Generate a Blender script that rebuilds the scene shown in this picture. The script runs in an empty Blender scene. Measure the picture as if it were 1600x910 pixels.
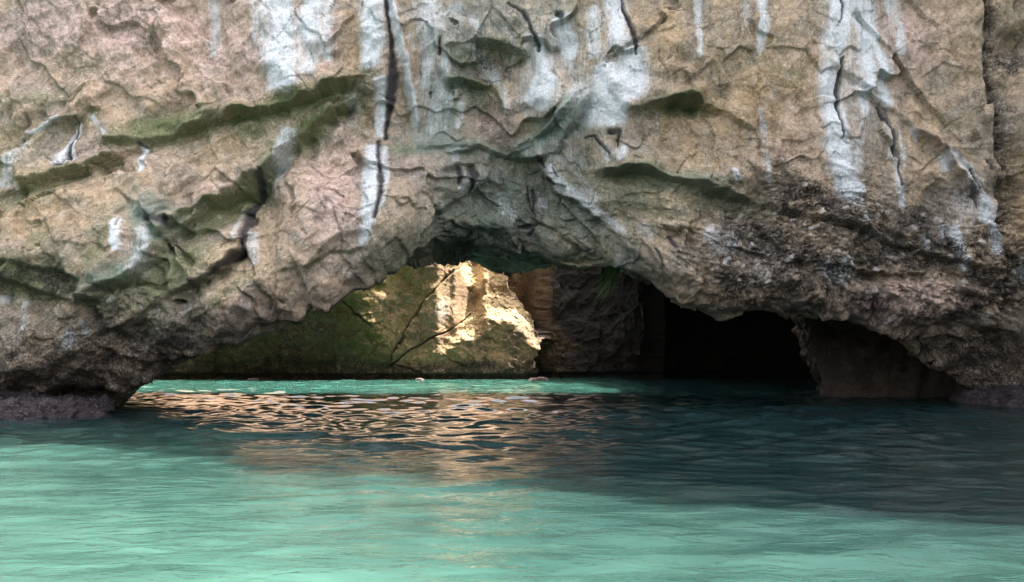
import bpy, math, random
import numpy as np

# ------------------------------------------------------------------ camera, sky, sun, exposure
S = bpy.context.scene
C = S.collection
CAM_H, HOR, FPX = 2.0, 545.0, 1400.0            # eye height (m), horizon row, focal length (1600 px wide picture)
cam = bpy.data.cameras.new('camera'); cam_o = bpy.data.objects.new('camera', cam); C.objects.link(cam_o)
cam_o.location = (0, 0, CAM_H); cam_o.rotation_euler = (math.radians(90), 0, 0)
cam.sensor_width = 36.0; cam.lens = 36.0 * FPX / 1600.0
cam.shift_y = (HOR - 455.0) / 1600.0
cam.clip_start = 0.1; cam.clip_end = 8000
S.camera = cam_o

SUN = np.array([0.45, 0.13, 0.883]); SUN = SUN / np.linalg.norm(SUN)    # towards the sun: right, a little behind the cliff
elev = math.asin(SUN[2]); azim = math.atan2(SUN[0], SUN[1])
w = bpy.data.worlds.new('World'); S.world = w; w.use_nodes = True
nt = w.node_tree; bg = nt.nodes['Background']
sky = nt.nodes.new('ShaderNodeTexSky'); sky.sky_type = 'NISHITA'; sky.sun_disc = False
sky.sun_elevation = elev; sky.sun_rotation = azim; sky.air_density = 1.0; sky.dust_density = 4.0; sky.ozone_density = 1.0
hs = nt.nodes.new('ShaderNodeHueSaturation'); hs.inputs['Saturation'].default_value = 0.32       # hazy summer sky
nt.links.new(sky.outputs[0], hs.inputs['Color']); nt.links.new(hs.outputs[0], bg.inputs[0]); bg.inputs[1].default_value = 0.15
sl = bpy.data.lights.new('sun', 'SUN'); sl.energy = 3.4; sl.angle = math.radians(0.53); sl.color = (1.0, 0.95, 0.86)
so = bpy.data.objects.new('sun', sl); C.objects.link(so)
from mathutils import Vector
so.rotation_euler = Vector(SUN.tolist()).to_track_quat('Z', 'Y').to_euler(); so.location = (30, 20, 80)
S.view_settings.view_transform = 'Standard'; S.view_settings.look = 'None'
S.view_settings.exposure = 2.45; S.view_settings.gamma = 1.0
S.render.engine = 'CYCLES'

# ------------------------------------------------------------------ noise helpers
_r = np.random.RandomState(7)
PERM = np.concatenate([_r.permutation(256)] * 3).astype(np.int32)
G3 = _r.normal(size=(256, 3)).astype(np.float32); G3 /= np.linalg.norm(G3, axis=1)[:, None]
R2 = _r.rand(256, 4).astype(np.float32)
F = np.float32
def pn(x, y, z):
    x = np.asarray(x, F); y = np.asarray(y, F); z = np.asarray(z, F)
    x, y, z = np.broadcast_arrays(x, y, z)
    xf = np.floor(x); yf = np.floor(y); zf = np.floor(z)
    xi = xf.astype(np.int32) & 255; yi = yf.astype(np.int32) & 255; zi = zf.astype(np.int32) & 255
    fx = x - xf; fy = y - yf; fz = z - zf
    u = fx*fx*fx*(fx*(fx*6-15)+10); v = fy*fy*fy*(fy*(fy*6-15)+10); ww = fz*fz*fz*(fz*(fz*6-15)+10)
    out = np.zeros(x.shape, F)
    for a in (0, 1):
        pa = PERM[xi + a]; wa = u if a else 1-u
        for b in (0, 1):
            pb = PERM[pa + yi + b]; wb = v if b else 1-v
            for c in (0, 1):
                g = G3[PERM[pb + zi + c]]; wc = ww if c else 1-ww
                out += wa*wb*wc*(g[..., 0]*(fx-a) + g[..., 1]*(fy-b) + g[..., 2]*(fz-c))
    return out * 1.5
def fbm(x, y, z, octv=4, lac=2.03, gain=0.5):
    s = 0; a = 1.0; f = 1.0
    for k in range(octv):
        s = s + a*pn(x*f + 17.3*k, y*f + 5.1*k, z*f + 9.7*k); a *= gain; f *= lac
    return s
def ridged(x, y, z, octv=4, lac=2.1, gain=0.5):
    s = 0; a = 1.0; f = 1.0
    for k in range(octv):
        s = s + a*(1-2*np.abs(pn(x*f + 7.3*k, y*f + 3.1*k, z*f + 1.7*k))); a *= gain; f *= lac
    return s
def facets(x, y, tilt=1.0):
    """2D voronoi: every cell a plane of its own tilt and height; returns height, distance to cell border, cell id value"""
    x = np.asarray(x, F); y = np.asarray(y, F)
    xf = np.floor(x); yf = np.floor(y)
    b1 = np.full(x.shape, 9.0, F); b2 = np.full(x.shape, 9.0, F); h = np.zeros(x.shape, F); idv = np.zeros(x.shape, F)
    for a in (-1, 0, 1):
        for b in (-1, 0, 1):
            i = (xf.astype(np.int32)+a) & 255; j = (yf.astype(np.int32)+b) & 255
            r = R2[PERM[PERM[i]+j]]
            dx = x-(xf+a+r[..., 0]); dy = y-(yf+b+r[..., 1]); d = dx*dx+dy*dy
            near = d < b1
            b2 = np.where(near, b1, np.minimum(b2, d))
            b1 = np.where(near, d, b1)
            hh = (r[..., 2]-0.5) + tilt*((r[..., 3]-0.5)*2*dx + (r[..., 2]*7 % 1-0.5)*2*dy)
            h = np.where(near, hh, h); idv = np.where(near, r[..., 3], idv)
    return h, np.sqrt(b2)-np.sqrt(b1), idv
def ss(a, b, x):
    t = np.clip((x-a)/(b-a), 0, 1); return t*t*(3-2*t)

# ------------------------------------------------------------------ object helpers
def tag(o, label=None, cat=None, group=None, kind=None):
    if label: o['label'] = label
    if cat: o['category'] = cat
    if group: o['group'] = group
    if kind: o['kind'] = kind
    return o
def mesh_np(name, V, Q, mat, attrs=None, smooth=True, parent=None):
    V = np.asarray(V, F).reshape(-1, 3); Q = np.asarray(Q, np.int32); n = Q.shape[1]
    me = bpy.data.meshes.new(name)
    me.vertices.add(len(V)); me.vertices.foreach_set('co', V.ravel())
    me.loops.add(Q.size); me.loops.foreach_set('vertex_index', Q.ravel())
    me.polygons.add(len(Q)); me.polygons.foreach_set('loop_start', np.arange(0, Q.size, n, dtype=np.int32))
    me.polygons.foreach_set('use_smooth', np.full(len(Q), smooth, bool))
    me.update(calc_edges=True); me.validate()
    for k, a in (attrs or {}).items():
        at = me.attributes.new(k, 'FLOAT_COLOR', 'POINT'); at.data.foreach_set('color', np.asarray(a, F).ravel())
    if mat: me.materials.append(mat)
    o = bpy.data.objects.new(name, me); C.objects.link(o); o.parent = parent
    return o
def grid_quads(nr, nc, flip=False):
    i = np.arange(nr-1)[:, None]*nc + np.arange(nc-1)[None, :]
    q = np.stack([i, i+1, i+nc+1, i+nc], -1).reshape(-1, 4)
    return q[:, ::-1] if flip else q

# ------------------------------------------------------------------ materials
class NB:
    def __init__(s, name):
        s.m = bpy.data.materials.new(name); s.m.use_nodes = True; s.t = s.m.node_tree
        s.p = s.t.nodes['Principled BSDF']
    def n(s, typ, **kw):
        x = s.t.nodes.new(typ)
        for k, v in kw.items(): setattr(x, k, v)
        return x
    def l(s, a, b): s.t.links.new(a, b)
    def val(s, sock, v):
        if hasattr(v, 'is_linked'): s.l(v, sock)
        else: sock.default_value = v
    def noise(s, vec, scale, detail=4, rough=0.6, dist=0.0):
        x = s.n('ShaderNodeTexNoise'); s.l(vec, x.inputs['Vector'])
        x.inputs['Scale'].default_value = scale; x.inputs['Detail'].default_value = detail
        x.inputs['Roughness'].default_value = rough; x.inputs['Distortion'].default_value = dist
        return x.outputs['Fac']
    def mapr(s, v, a, b, c=0.0, d=1.0):
        x = s.n('ShaderNodeMapRange'); s.val(x.inputs[0], v)
        for i, k in enumerate((a, b, c, d)): x.inputs[i+1].default_value = k
        return x.outputs[0]
    def math(s, op, a, b=0.0, clamp=False):
        x = s.n('ShaderNodeMath', operation=op, use_clamp=clamp); s.val(x.inputs[0], a); s.val(x.inputs[1], b); return x.outputs[0]
    def mix(s, f, a, b, mode='MIX'):
        x = s.n('ShaderNodeMix', data_type='RGBA', blend_type=mode)
        s.val(x.inputs[0], f)
        for sock, v in ((x.inputs[6], a), (x.inputs[7], b)):
            if hasattr(v, 'is_linked'): s.l(v, sock)
            else: sock.default_value = (*v, 1.0)
        return x.outputs[2]
    def scale_vec(s, vec, sc):
        x = s.n('ShaderNodeMapping'); s.l(vec, x.inputs[0]); x.inputs['Scale'].default_value = sc; return x.outputs[0]

def rock_material(name, tan, grey, pink, ochre, mossd, mossl, dark_amt=1.0):
    b = NB(name)
    co = b.n('ShaderNodeTexCoord').outputs['Object']
    A = b.n('ShaderNodeAttribute', attribute_name='mask_a'); B = b.n('ShaderNodeAttribute', attribute_name='mask_b')
    sa = b.n('ShaderNodeSeparateColor'); b.l(A.outputs['Color'], sa.inputs[0])
    sb = b.n('ShaderNodeSeparateColor'); b.l(B.outputs['Color'], sb.inputs[0])
    white, black, moss, crust_shade = sa.outputs[0], sa.outputs[1], sa.outputs[2], A.outputs['Alpha']
    pinkm, ochm, teal, wet = sb.outputs[0], sb.outputs[1], sb.outputs[2], B.outputs['Alpha']
    n1 = b.noise(co, 0.55, 5, 0.6, 0.6); n2 = b.noise(co, 2.6, 6, 0.68, 0.4); n3 = b.noise(co, 14.0, 5, 0.75); n4 = b.noise(co, 26.0, 3, 0.75); n5 = b.noise(co, 5.5, 5, 0.7, 0.8)
    col = b.mix(b.mapr(n1, 0.42, 0.58), tan, grey)
    col = b.mix(b.math('MULTIPLY', pinkm, b.mapr(n2, 0.2, 0.55)), col, pink)
    col = b.mix(b.math('MULTIPLY', ochm, b.mapr(n2, 0.7, 0.36)), col, ochre)
    # fine mottling: the rock's own light and dark grains, plus painted wet glints
    col = b.mix(1.0, col, b.mix(b.mapr(n3, 0.3, 0.7), (0.66, 0.64, 0.61), (1.32, 1.32, 1.32)), 'MULTIPLY')
    col = b.mix(1.0, col, b.mix(b.mapr(n5, 0.32, 0.68), (0.62, 0.60, 0.57), (1.3, 1.3, 1.32)), 'MULTIPLY')
    col = b.mix(1.0, col, b.mix(b.mapr(n2, 0.3, 0.7), (0.72, 0.7, 0.68), (1.2, 1.22, 1.25)), 'MULTIPLY')
    col = b.mix(b.mapr(n4, 0.62, 0.72, 0.0, 0.6), col, (0.68, 0.64, 0.58))
    col = b.mix(b.mapr(n4, 0.38, 0.28, 0.0, 0.5), col, (0.06, 0.05, 0.035))
    n6 = b.noise(b.scale_vec(co, (1.0, 1.0, 0.6)), 1.7, 7, 0.62, 0.5)
    line = b.math('MULTIPLY', b.mapr(b.math('ABSOLUTE', b.math('SUBTRACT', n6, 0.5)), 0.0, 0.014, 1.0, 0.0), b.mapr(n1, 0.42, 0.56))
    col = b.mix(b.math('MULTIPLY', line, 0.6), col, (0.07, 0.055, 0.04))
    n7 = b.noise(co, 38.0, 2, 0.6)
    col = b.mix(b.mapr(n7, 0.3, 0.25, 0.0, 0.75), col, (0.05, 0.04, 0.03)); col = b.mix(b.mapr(n7, 0.69, 0.74, 0.0, 0.7), col, (0.75, 0.72, 0.66))
    # moss, wet teal film, calcite, dark crusts, black seep stains (all but calcite also painted shade)
    mn = b.mapr(b.math('ADD', b.math('ADD', b.math('MULTIPLY', n3, 0.35), b.math('MULTIPLY', n5, 0.4)), b.math('MULTIPLY', n4, 0.25)), 0.34, 0.66)
    mf = b.math('MULTIPLY', b.mapr(b.math('SUBTRACT', b.math('MULTIPLY', moss, 1.25), mn), -0.45, 0.55), b.mapr(moss, 0.02, 0.25))
    col = b.mix(mf, col, b.mix(b.mapr(n3, 0.3, 0.7), mossd, mossl))
    tf = b.math('MULTIPLY', teal, b.mapr(n2, 0.3, 0.6, 0.4, 1.0), True)
    col = b.mix(tf, col, b.mix(n3, (0.06, 0.1, 0.085), (0.30, 0.38, 0.345)))
    st = b.noise(b.scale_vec(co, (9.0, 9.0, 0.9)), 1.0, 5, 0.7, 0.3)
    st2 = b.noise(b.scale_vec(co, (30.0, 30.0, 2.2)), 1.0, 4, 0.7, 0.2)
    nn = b.mapr(b.math('ADD', b.math('ADD', b.math('MULTIPLY', st, 0.5), b.math('MULTIPLY', st2, 0.4)), b.math('MULTIPLY', n3, 0.15)), 0.36, 0.68)
    wf = b.mapr(b.math('SUBTRACT', b.math('MULTIPLY', white, 1.25), nn), -0.32, 0.5)
    wf = b.math('MULTIPLY', wf, b.mapr(white, 0.02, 0.2))
    col = b.mix(wf, col, b.mix(b.mapr(n3, 0.35, 0.65), (0.44, 0.44, 0.45), (0.78, 0.78, 0.79)))
    cr = b.math('MULTIPLY', crust_shade, b.mapr(b.math('ADD', b.math('MULTIPLY', n3, 0.8), b.math('MULTIPLY', n2, 0.4)), 0.75, 0.5, 0.25, 1.25), True)
    col = b.mix(b.math('MULTIPLY', cr, dark_amt), col, (0.028, 0.023, 0.02))
    bf = b.math('MULTIPLY', black, b.mapr(n3, 0.25, 0.5, 0.7, 1.1), True)
    col = b.mix(bf, col, (0.045, 0.04, 0.042))
    b.l(col, b.p.inputs['Base Color'])
    b.l(b.mapr(wet, 0.0, 1.0, 0.9, 0.5), b.p.inputs['Roughness'])
    b.p.inputs['Specular IOR Level'].default_value = 0.3
    hb = b.math('ADD', b.math('MULTIPLY', n3, 0.28), b.math('ADD', b.math('MULTIPLY', n2, 0.6), b.math('ADD', b.math('MULTIPLY', n4, 0.10), b.math('SUBTRACT', b.math('MULTIPLY', n5, 0.7), b.math('MULTIPLY', line, 0.12)))))
    bu = b.n('ShaderNodeBump'); bu.inputs['Strength'].default_value = 0.8; bu.inputs['Distance'].default_value = 0.12
    b.l(hb, bu.inputs['Height']); b.l(bu.outputs[0], b.p.inputs['Normal'])
    return b.m

M_CLIFF = rock_material('limestone_cliff', (0.43, 0.32, 0.22), (0.30, 0.25, 0.20), (0.58, 0.41, 0.37), (0.44, 0.29, 0.14), (0.085, 0.098, 0.042), (0.21, 0.205, 0.105))
M_CAVE = rock_material('cave_limestone', (0.36, 0.23, 0.13), (0.27, 0.18, 0.11), (0.62, 0.40, 0.27), (0.60, 0.46, 0.24), (0.09, 0.075, 0.02), (0.21, 0.165, 0.055))
def crust_material():
    b = NB('coralline_crust'); co = b.n('ShaderNodeTexCoord').outputs['Object']
    n2 = b.noise(co, 4, 5, 0.65); n3 = b.noise(co, 17, 4, 0.7)
    col = b.mix(b.mapr(n2, 0.4, 0.6), (0.028, 0.022, 0.023), (0.055, 0.036, 0.043))
    col = b.mix(b.mapr(n3, 0.58, 0.7), col, (0.42, 0.34, 0.38)); col = b.mix(b.mapr(n3, 0.45, 0.32), col, (0.02, 0.018, 0.02))
    b.l(col, b.p.inputs['Base Color']); b.p.inputs['Roughness'].default_value = 0.6
    bu = b.n('ShaderNodeBump'); bu.inputs['Strength'].default_value = 1; bu.inputs['Distance'].default_value = 0.1
    b.l(n3, bu.inputs['Height']); b.l(bu.outputs[0], b.p.inputs['Normal']); return b.m
M_CRUST = crust_material()
def plain(name, c1, c2, sc, rough):
    b = NB(name); co = b.n('ShaderNodeTexCoord').outputs['Object']
    b.l(b.mix(b.mapr(b.noise(co, sc, 4), 0.35, 0.65), c1, c2), b.p.inputs['Base Color']); b.p.inputs['Roughness'].default_value = rough
    return b.m
M_PINKROCK = plain('pink_rock', (0.10, 0.06, 0.06), (0.26, 0.17, 0.16), 9, 0.8)
M_LEAF = plain('hanging_leaves', (0.05, 0.1, 0.02), (0.12, 0.2, 0.05), 8, 0.6)
def water_material():
    b = NB('sea_water'); co = b.n('ShaderNodeTexCoord').outputs['Object']
    # sea tint: pale shallows in front; darker channel also paints in the cliff's shadow
    sx = b.n('ShaderNodeSeparateXYZ'); b.l(co, sx.inputs[0])
    big = b.noise(co, 0.09, 3, 0.5)
    deep_shade = b.math('ADD', b.math('ADD', b.math('MULTIPLY', sx.outputs[1], 0.055), b.math('MULTIPLY', sx.outputs[0], 0.045)), b.math('MULTIPLY', big, 1.0))
    col = b.mix(b.mapr(deep_shade, 0.75, 1.45), (0.036, 0.088, 0.070), (0.0075, 0.0205, 0.022))
    sun_pool = b.math('MULTIPLY', b.mapr(sx.outputs[1], 38, 46), b.mapr(sx.outputs[0], 8, 4))  # sunlit back pool: its brightness painted in as paler water
    col = b.mix(sun_pool, col, (0.035, 0.10, 0.078))
    m2 = b.noise(b.scale_vec(co, (0.5, 1.4, 1)), 1.2, 4, 0.6, 0.8)
    col = b.mix(1.0, col, b.mix(b.mapr(m2, 0.3, 0.7), (0.62, 0.68, 0.7), (1.35, 1.32, 1.32)), 'MULTIPLY')
    b.l(col, b.p.inputs['Base Color']); b.p.inputs['Roughness'].default_value = 0.04; b.p.inputs['IOR'].default_value = 1.333
    b.p.subsurface_method = 'BURLEY'; b.p.inputs['Subsurface Weight'].default_value = 0.8; b.p.inputs['Subsurface Radius'].default_value = (0.5, 1.3, 1.2); b.p.inputs['Subsurface Scale'].default_value = 0.7
    r1 = b.noise(b.scale_vec(co, (1.0, 1.9, 1)), 1.6, 2, 0.5, 0.5); r2 = b.noise(b.scale_vec(co, (1.0, 1.7, 1)), 8.5, 3, 0.5, 0.3)
    h = b.math('ADD', r1, b.math('MULTIPLY', r2, 0.18))
    bu = b.n('ShaderNodeBump'); bu.inputs['Strength'].default_value = 0.4; bu.inputs['Distance'].default_value = 0.09
    b.l(b.mapr(sx.outputs[1], 10, 22, 0.6, 0.1), bu.inputs['Strength'])       # wind ripples die out in the lee of the cliff
    b.l(h, bu.inputs['Height']); b.l(bu.outputs[0], b.p.inputs['Normal'])
    return b.m
M_WATER = water_material()

# ------------------------------------------------------------------ the cliff with the sea arch
# macro depth of the face: (column, row of a survey sheet, distance in m) -> thin-plate spline over world x, z
CP = [(0,0,29.0),(400,0,29.3),(620,0,30.0),(800,0,29.8),(1000,0,29.4),(1300,0,29.4),(1500,0,29.1),(1600,0,28.4),
 (0,180,28.5),(300,150,28.7),(560,110,29.1),(650,200,30.9),(750,120,30.4),(850,120,29.9),(950,180,29.3),(1100,120,29.3),(1300,200,29.3),(1500,200,29.3),(1590,200,28.8),
 (0,300,28.0),(150,250,28.4),(300,260,28.6),(480,250,28.9),(560,300,28.7),(620,330,28.9),(740,290,31.7),(840,290,31.8),(950,300,30.3),(1100,280,29.8),(1250,320,29.7),(1400,330,29.6),(1580,330,29.3),
 (0,430,26.5),(100,460,26.4),(250,470,27.3),(400,420,28.2),(500,400,28.4),(330,540,28.9),(430,497,28.8),(200,540,28.2),(60,560,27.2),(0,600,28.3),(150,600,30.0),(210,635,31.5),(0,660,29.8),(560,432,29.3),(640,378,29.6),
 (700,368,31.9),(800,384,32.3),(950,405,31.2),(1060,480,31.2),(1040,400,30.2),(1130,400,29.9),(1150,490,31.4),(1300,420,29.6),(1300,487,31.4),(1430,512,32.0),(1500,450,29.7),(1580,500,31.2),(1480,560,32.6),(1540,600,33.4),(1600,600,33.0),(1600,660,33.4)]
cp = np.array(CP, float); cx = (cp[:, 0]-800)*cp[:, 2]/FPX; cz = CAM_H+(HOR-cp[:, 1])*cp[:, 2]/FPX
def tps_k(r2): return np.where(r2 > 1e-9, 0.5*r2*np.log(np.maximum(r2, 1e-9)), 0)
n_ = len(cp); K = tps_k((cx[:, None]-cx)**2+(cz[:, None]-cz)**2) + 0.02*np.eye(n_)
P_ = np.stack([np.ones(n_), cx, cz], 1); Lm = np.block([[K, P_], [P_.T, np.zeros((3, 3))]])
sol = np.linalg.solve(Lm, np.concatenate([cp[:, 2], np.zeros(3)]))
def macro_y(x, z):
    xc = np.clip(x, -17.0, 17.5); zc = np.clip(z, -1.2, 14.0)
    out = sol[n_] + sol[n_+1]*xc + sol[n_+2]*zc
    for i in range(n_): out = out + sol[i]*tps_k((xc-cx[i])**2+(zc-cz[i])**2)
    out = out - np.interp(x, [5, 10.4, 17.2, 21.4, 27], [.10, .13, .225, .115, .10])*np.maximum(z-14, 0)
    out = out - np.interp(x, [16.8, 18, 21.4, 27, 32, 45, 70], [0, 1.1, 5.7, 8.3, 11.5, 20, 30])     # headland on the right
    out = out - np.interp(-x, [17, 24, 70], [0, 0.6, 6])
    return out
LIP = [(0,690),(140,690),(166,655),(190,632),(214,600),(255,572),(325,546),(420,490),(500,452),(550,426),(600,398),(640,382),(680,371),(730,369),(790,382),(850,396),(900,408),(960,408),(1000,424),(1040,452),(1065,474),(1130,485),(1240,482),(1330,489),(1430,513),(1480,562),(1528,606),(1540,640),(1560,690),(1600,690)]
lp = np.array(LIP, float)
ld = np.array([macro_y((u-800)*30/FPX, CAM_H+(HOR-v)*30/FPX) for u, v in LIP])
for _ in range(4): ld = np.array([float(macro_y((u-800)*d/FPX, CAM_H+(HOR-v)*d/FPX)) for (u, v), d in zip(LIP, ld)])
lipx = (lp[:, 0]-800)*ld/FPX; lipz = np.maximum(CAM_H+(HOR-lp[:, 1])*ld/FPX, -1.5)
o_ = np.argsort(lipx); lipx = lipx[o_]; lipz = lipz[o_]
def lip_z(x): return np.interp(x, lipx, lipz, left=-1.5, right=-1.5)

xs = np.concatenate([-np.geomspace(70, 19, 36)[:-1], np.linspace(-18.5, 17.6, 860), np.linspace(17.8, 26, 40), np.geomspace(26.5, 70, 24)])
NC = len(xs)
zl = lip_z(xs)
NV, NT, NCE, NBK = 390, 44, 96, 14
# rows: back of the fin (top down to its underside is last); build list of (NC,) rows
rows_y, rows_z, front = [], [], []
for t in np.linspace(1, 0, NT, endpoint=False):
    z = 14.6 + (42.0-14.6)*t; zz = np.full(NC, z) + 1.2*t*np.interp(xs, np.arange(-72, 73, 3.0), np.random.RandomState(2).uniform(-1, 1, 49))
    rows_z.append(zz); rows_y.append(macro_y(xs, zz)); front.append(1)
for t in np.linspace(0, 1, NV):
    zz = 14.6 + (zl-14.6)*t
    rows_z.append(zz); rows_y.append(macro_y(xs, zz)); front.append(1)
ylip = rows_y[-1]
YB = 41.5
for k, t in enumerate(np.linspace(0, 1, NCE+1)[1:]):
    yy = ylip + 0.5 + (YB-ylip-0.5)*t**1.35
    fl = 1 + 0.045*(yy-ylip)
    zz = lip_z(np.where(xs < 0, xs/fl, xs/(1+0.02*(yy-ylip))))
    up = np.interp(xs, [-14, -6, -3.5, 0, 2.2, 5, 9, 18], [1.0, 1.0, 0.1, 0.05, 0.7, 1.6, 2.8, 2.2])*ss(0, 9, yy-ylip)     # roof lifts behind the low right lip
    zz = np.maximum(zz, zl) + up
    rows_z.append(zz); rows_y.append(yy); front.append(0)
zb = rows_z[-1]
for t in np.linspace(0, 1, NBK+1)[1:]:
    rows_z.append(zb + (40-zb)*t); rows_y.append(np.full(NC, YB) + 1.5*t); front.append(0)
BY = np.array(rows_y); BZ = np.array(rows_z); BX = np.broadcast_to(xs, BY.shape).copy(); FR = np.array(front, float)[:, None]*np.ones((1, NC))
NR = BY.shape[0]
lipdist = BZ - zl[None, :]
BY += np.where(FR > 0, 0.55*np.exp(-np.maximum(lipdist, 0)/0.35), 0.55)*np.where(FR > 0, 1, 0) + 0   # round the lip back a little
# smooth the seam row between face and ceiling
BPos = np.stack([BX, BY, BZ], -1)
du = np.gradient(BPos, axis=1); dv = np.gradient(BPos, axis=0)
N = np.cross(dv, du); N /= np.linalg.norm(N, axis=-1)[..., None]+1e-9
aw = 0.5*ss(1.0, 0.0, lipdist)
N[FR > 0] = (np.array([0.0, -1.0, 0.0])*0.75 + 0.25*N[FR > 0])*(1-aw[FR > 0])[:, None] + np.array([0.0, 0.0, -1.0])*aw[FR > 0][:, None]
r0 = NT+NV
for k in range(22):                       # turn the push-out direction gradually round the lip
    q = k/21; a_ = 0.5+0.5*min(1, q*1.6)
    N[r0+k] = (1-q)*np.array([0.0, -(1-a_), -a_]) + q*N[r0+k]
N /= np.linalg.norm(N, axis=-1)[..., None]+1e-9
U = (800 + FPX*BX/BY).astype(F); Vv = (HOR - FPX*(BZ-CAM_H)/BY).astype(F)
vis = (U > -250) & (U < 1850) & (Vv > -150)
wx = BX.astype(F); wy = BY.astype(F); wz = BZ.astype(F)
# warped survey coordinates so that no drawn line stays smooth
wu = U + 9*pn(wx*0.9, wy*0.9, wz*0.9) + 4.5*pn(wx*3.1+9, wy*3.1, wz*3.1) + 2.2*pn(wx*8+3, wy*8, wz*8)
wv = Vv + 9*pn(wx*0.9+40, wy*0.9, wz*0.9) + 4.5*pn(wx*3.1+70, wy*3.1, wz*3.1) + 2.2*pn(wx*8+31, wy*8, wz*8)
cu = (U+0.45*(wu-U)).ravel(); cv = (Vv+0.45*(wv-Vv)).ravel(); wuv_u, wuv_v = wu.ravel(), wv.ravel(); frf = FR.ravel() > 0.5

def polydist(pts, pad, uu=None, vv=None):
    """indices near the line, distance, side (+ below for a left-to-right line), position along 0..1, third value interpolated"""
    uu = wuv_u if uu is None else uu; vv = wuv_v if vv is None else vv
    p = np.array([q if len(q) > 2 else (*q, 0) for q in pts], float)
    idx = np.nonzero((uu > p[:, 0].min()-pad) & (uu < p[:, 0].max()+pad) & (vv > p[:, 1].min()-pad) & (vv < p[:, 1].max()+pad))[0]
    a = uu[idx].astype(float); b = vv[idx].astype(float)
    best = np.full(len(idx), 1e9); side = np.zeros(len(idx)); tt = np.zeros(len(idx)); hw = np.zeros(len(idx))
    seg = np.hypot(*(p[1:, :2]-p[:-1, :2]).T); cum = np.concatenate([[0], np.cumsum(seg)]); L = cum[-1]
    for k in range(len(p)-1):
        ex, ey = p[k+1, 0]-p[k, 0], p[k+1, 1]-p[k, 1]; l2 = ex*ex+ey*ey+1e-9
        tr = ((a-p[k, 0])*ex+(b-p[k, 1])*ey)/l2; t = np.clip(tr, 0, 1)
        dx = a-(p[k, 0]+t*ex); dy = b-(p[k, 1]+t*ey); d = np.hypot(dx, dy)
        m = d < best
        best = np.where(m, d, best); side = np.where(m, np.sign(ex*dy-ey*dx), side)
        tt = np.where(m, (cum[k]+t*seg[k])/L, tt); hw = np.where(m, p[k, 2]+(p[k+1, 2]-p[k, 2])*t, hw)
    return idx, best, side, tt, hw
NTOT = wuv_u.size
LN = (pn(wx*0.7+5, wy*.7, wz*0.7)+.5*pn(wx*2.1+5, wy*2.1, wz*2.1)).ravel()
D = np.zeros(NTOT, F)                      # displacement towards the viewer (m)
white = np.zeros(NTOT, F); black = np.zeros(NTOT, F); moss = np.zeros(NTOT, F); crust_shade = np.zeros(NTOT, F)
pink = np.zeros(NTOT, F); ochre = np.zeros(NTOT, F); teal = np.zeros(NTOT, F); wet = np.zeros(NTOT, F)

def ledge(pts, amp, up=45, down=30, mossy=0.7, mw=22, tl=0.0, dark=0.0):
    amp *= 1.15; up *= 1.5; down *= 1.5; pad = max(up, down, mw)*2.6
    idx, d, s, t, _ = polydist(pts, pad, cu, cv)
    end = ss(0, 0.1, t)*ss(1, 0.9, t)*0.75+0.25*(ss(0, .03, t)*ss(1, .97, t))
    m = frf[idx]
    und = np.clip(7+7*LN[idx], 2.5, 15); prof = np.where(s < 0, 0.55*np.exp(-d/up), -0.45*np.exp(-d/down)+ss(1, 0, d/und))
    var = np.clip(0.75+1.1*LN[idx], 0.15, 1.6); D[idx] += (amp*prof*end*m*var).astype(F); mossy = mossy*np.clip(.8+.6*LN[idx], .2, 1.1); dark = dark*np.clip(.7+1.2*LN[idx], 0, 1.2)
    if mw: moss[idx] = np.maximum(moss[idx], (mossy*end*np.where(s > 0, np.exp(-(d/mw)**2), np.exp(-(d/6)**2)*0.6)).astype(F))
    if tl: teal[idx] = np.maximum(teal[idx], (tl*end*np.where(s > 0, np.exp(-(d/mw)**2), 0)).astype(F))
    if np.max(dark) > 0: black[idx] = np.maximum(black[idx], (dark*end*np.where(s > 0, np.exp(-(d/5)**2), np.exp(-(d/1.5)**2))).astype(F))
def streak(pts, st, soft=0.8, arr=None, raise_=0.03):
    arr = white if arr is None else arr
    hwmax = max(p[2] for p in pts)
    idx, d, s, t, hw = polydist(pts, hwmax*2.2+4, cu, cv)
    f = st*ss(1+soft, 1-soft, d/np.maximum(hw, .5))*ss(-0.02, 0.03, t)*ss(1.0, 0.86, t)
    arr[idx] = np.maximum(arr[idx], f.astype(F)); D[idx] += (raise_*f*frf[idx]).astype(F)
def crack(pts, depth=0.25, st=1.0):
    hwmax = max(p[2] for p in pts)
    idx, d, s, t, hw = polydist(pts, hwmax*2+10, cu, cv); hw = hw*np.clip(.95+.9*LN[idx], .35, 1.6)
    f = ss(1.2, 0.35, d/np.maximum(hw, .4))
    black[idx] = np.maximum(black[idx], (st*0.9*f).astype(F)); D[idx] -= (0.5*depth*f*frf[idx]).astype(F)
def blob(arr, u, v, ru, rv, st, rot=0):
    c, s = math.cos(math.radians(rot)), math.sin(math.radians(rot))
    a = (wuv_u-u); b = (wuv_v-v); e = ((a*c+b*s)/ru)**2+((-a*s+b*c)/rv)**2
    m = e < 6; arr[m] = np.maximum(arr[m], (st*np.exp(-e[m])).astype(F))
def bulge(u, v, ru, rv, h, rot=0, p=1.0):
    c, s = math.cos(math.radians(rot)), math.sin(math.radians(rot))
    a = (wuv_u-u); b = (wuv_v-v); e = ((a*c+b*s)/ru)**2+((-a*s+b*c)/rv)**2
    m = (e < 7) & frf; D[m] += (h*np.exp(-e[m]**p)).astype(F)

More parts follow.
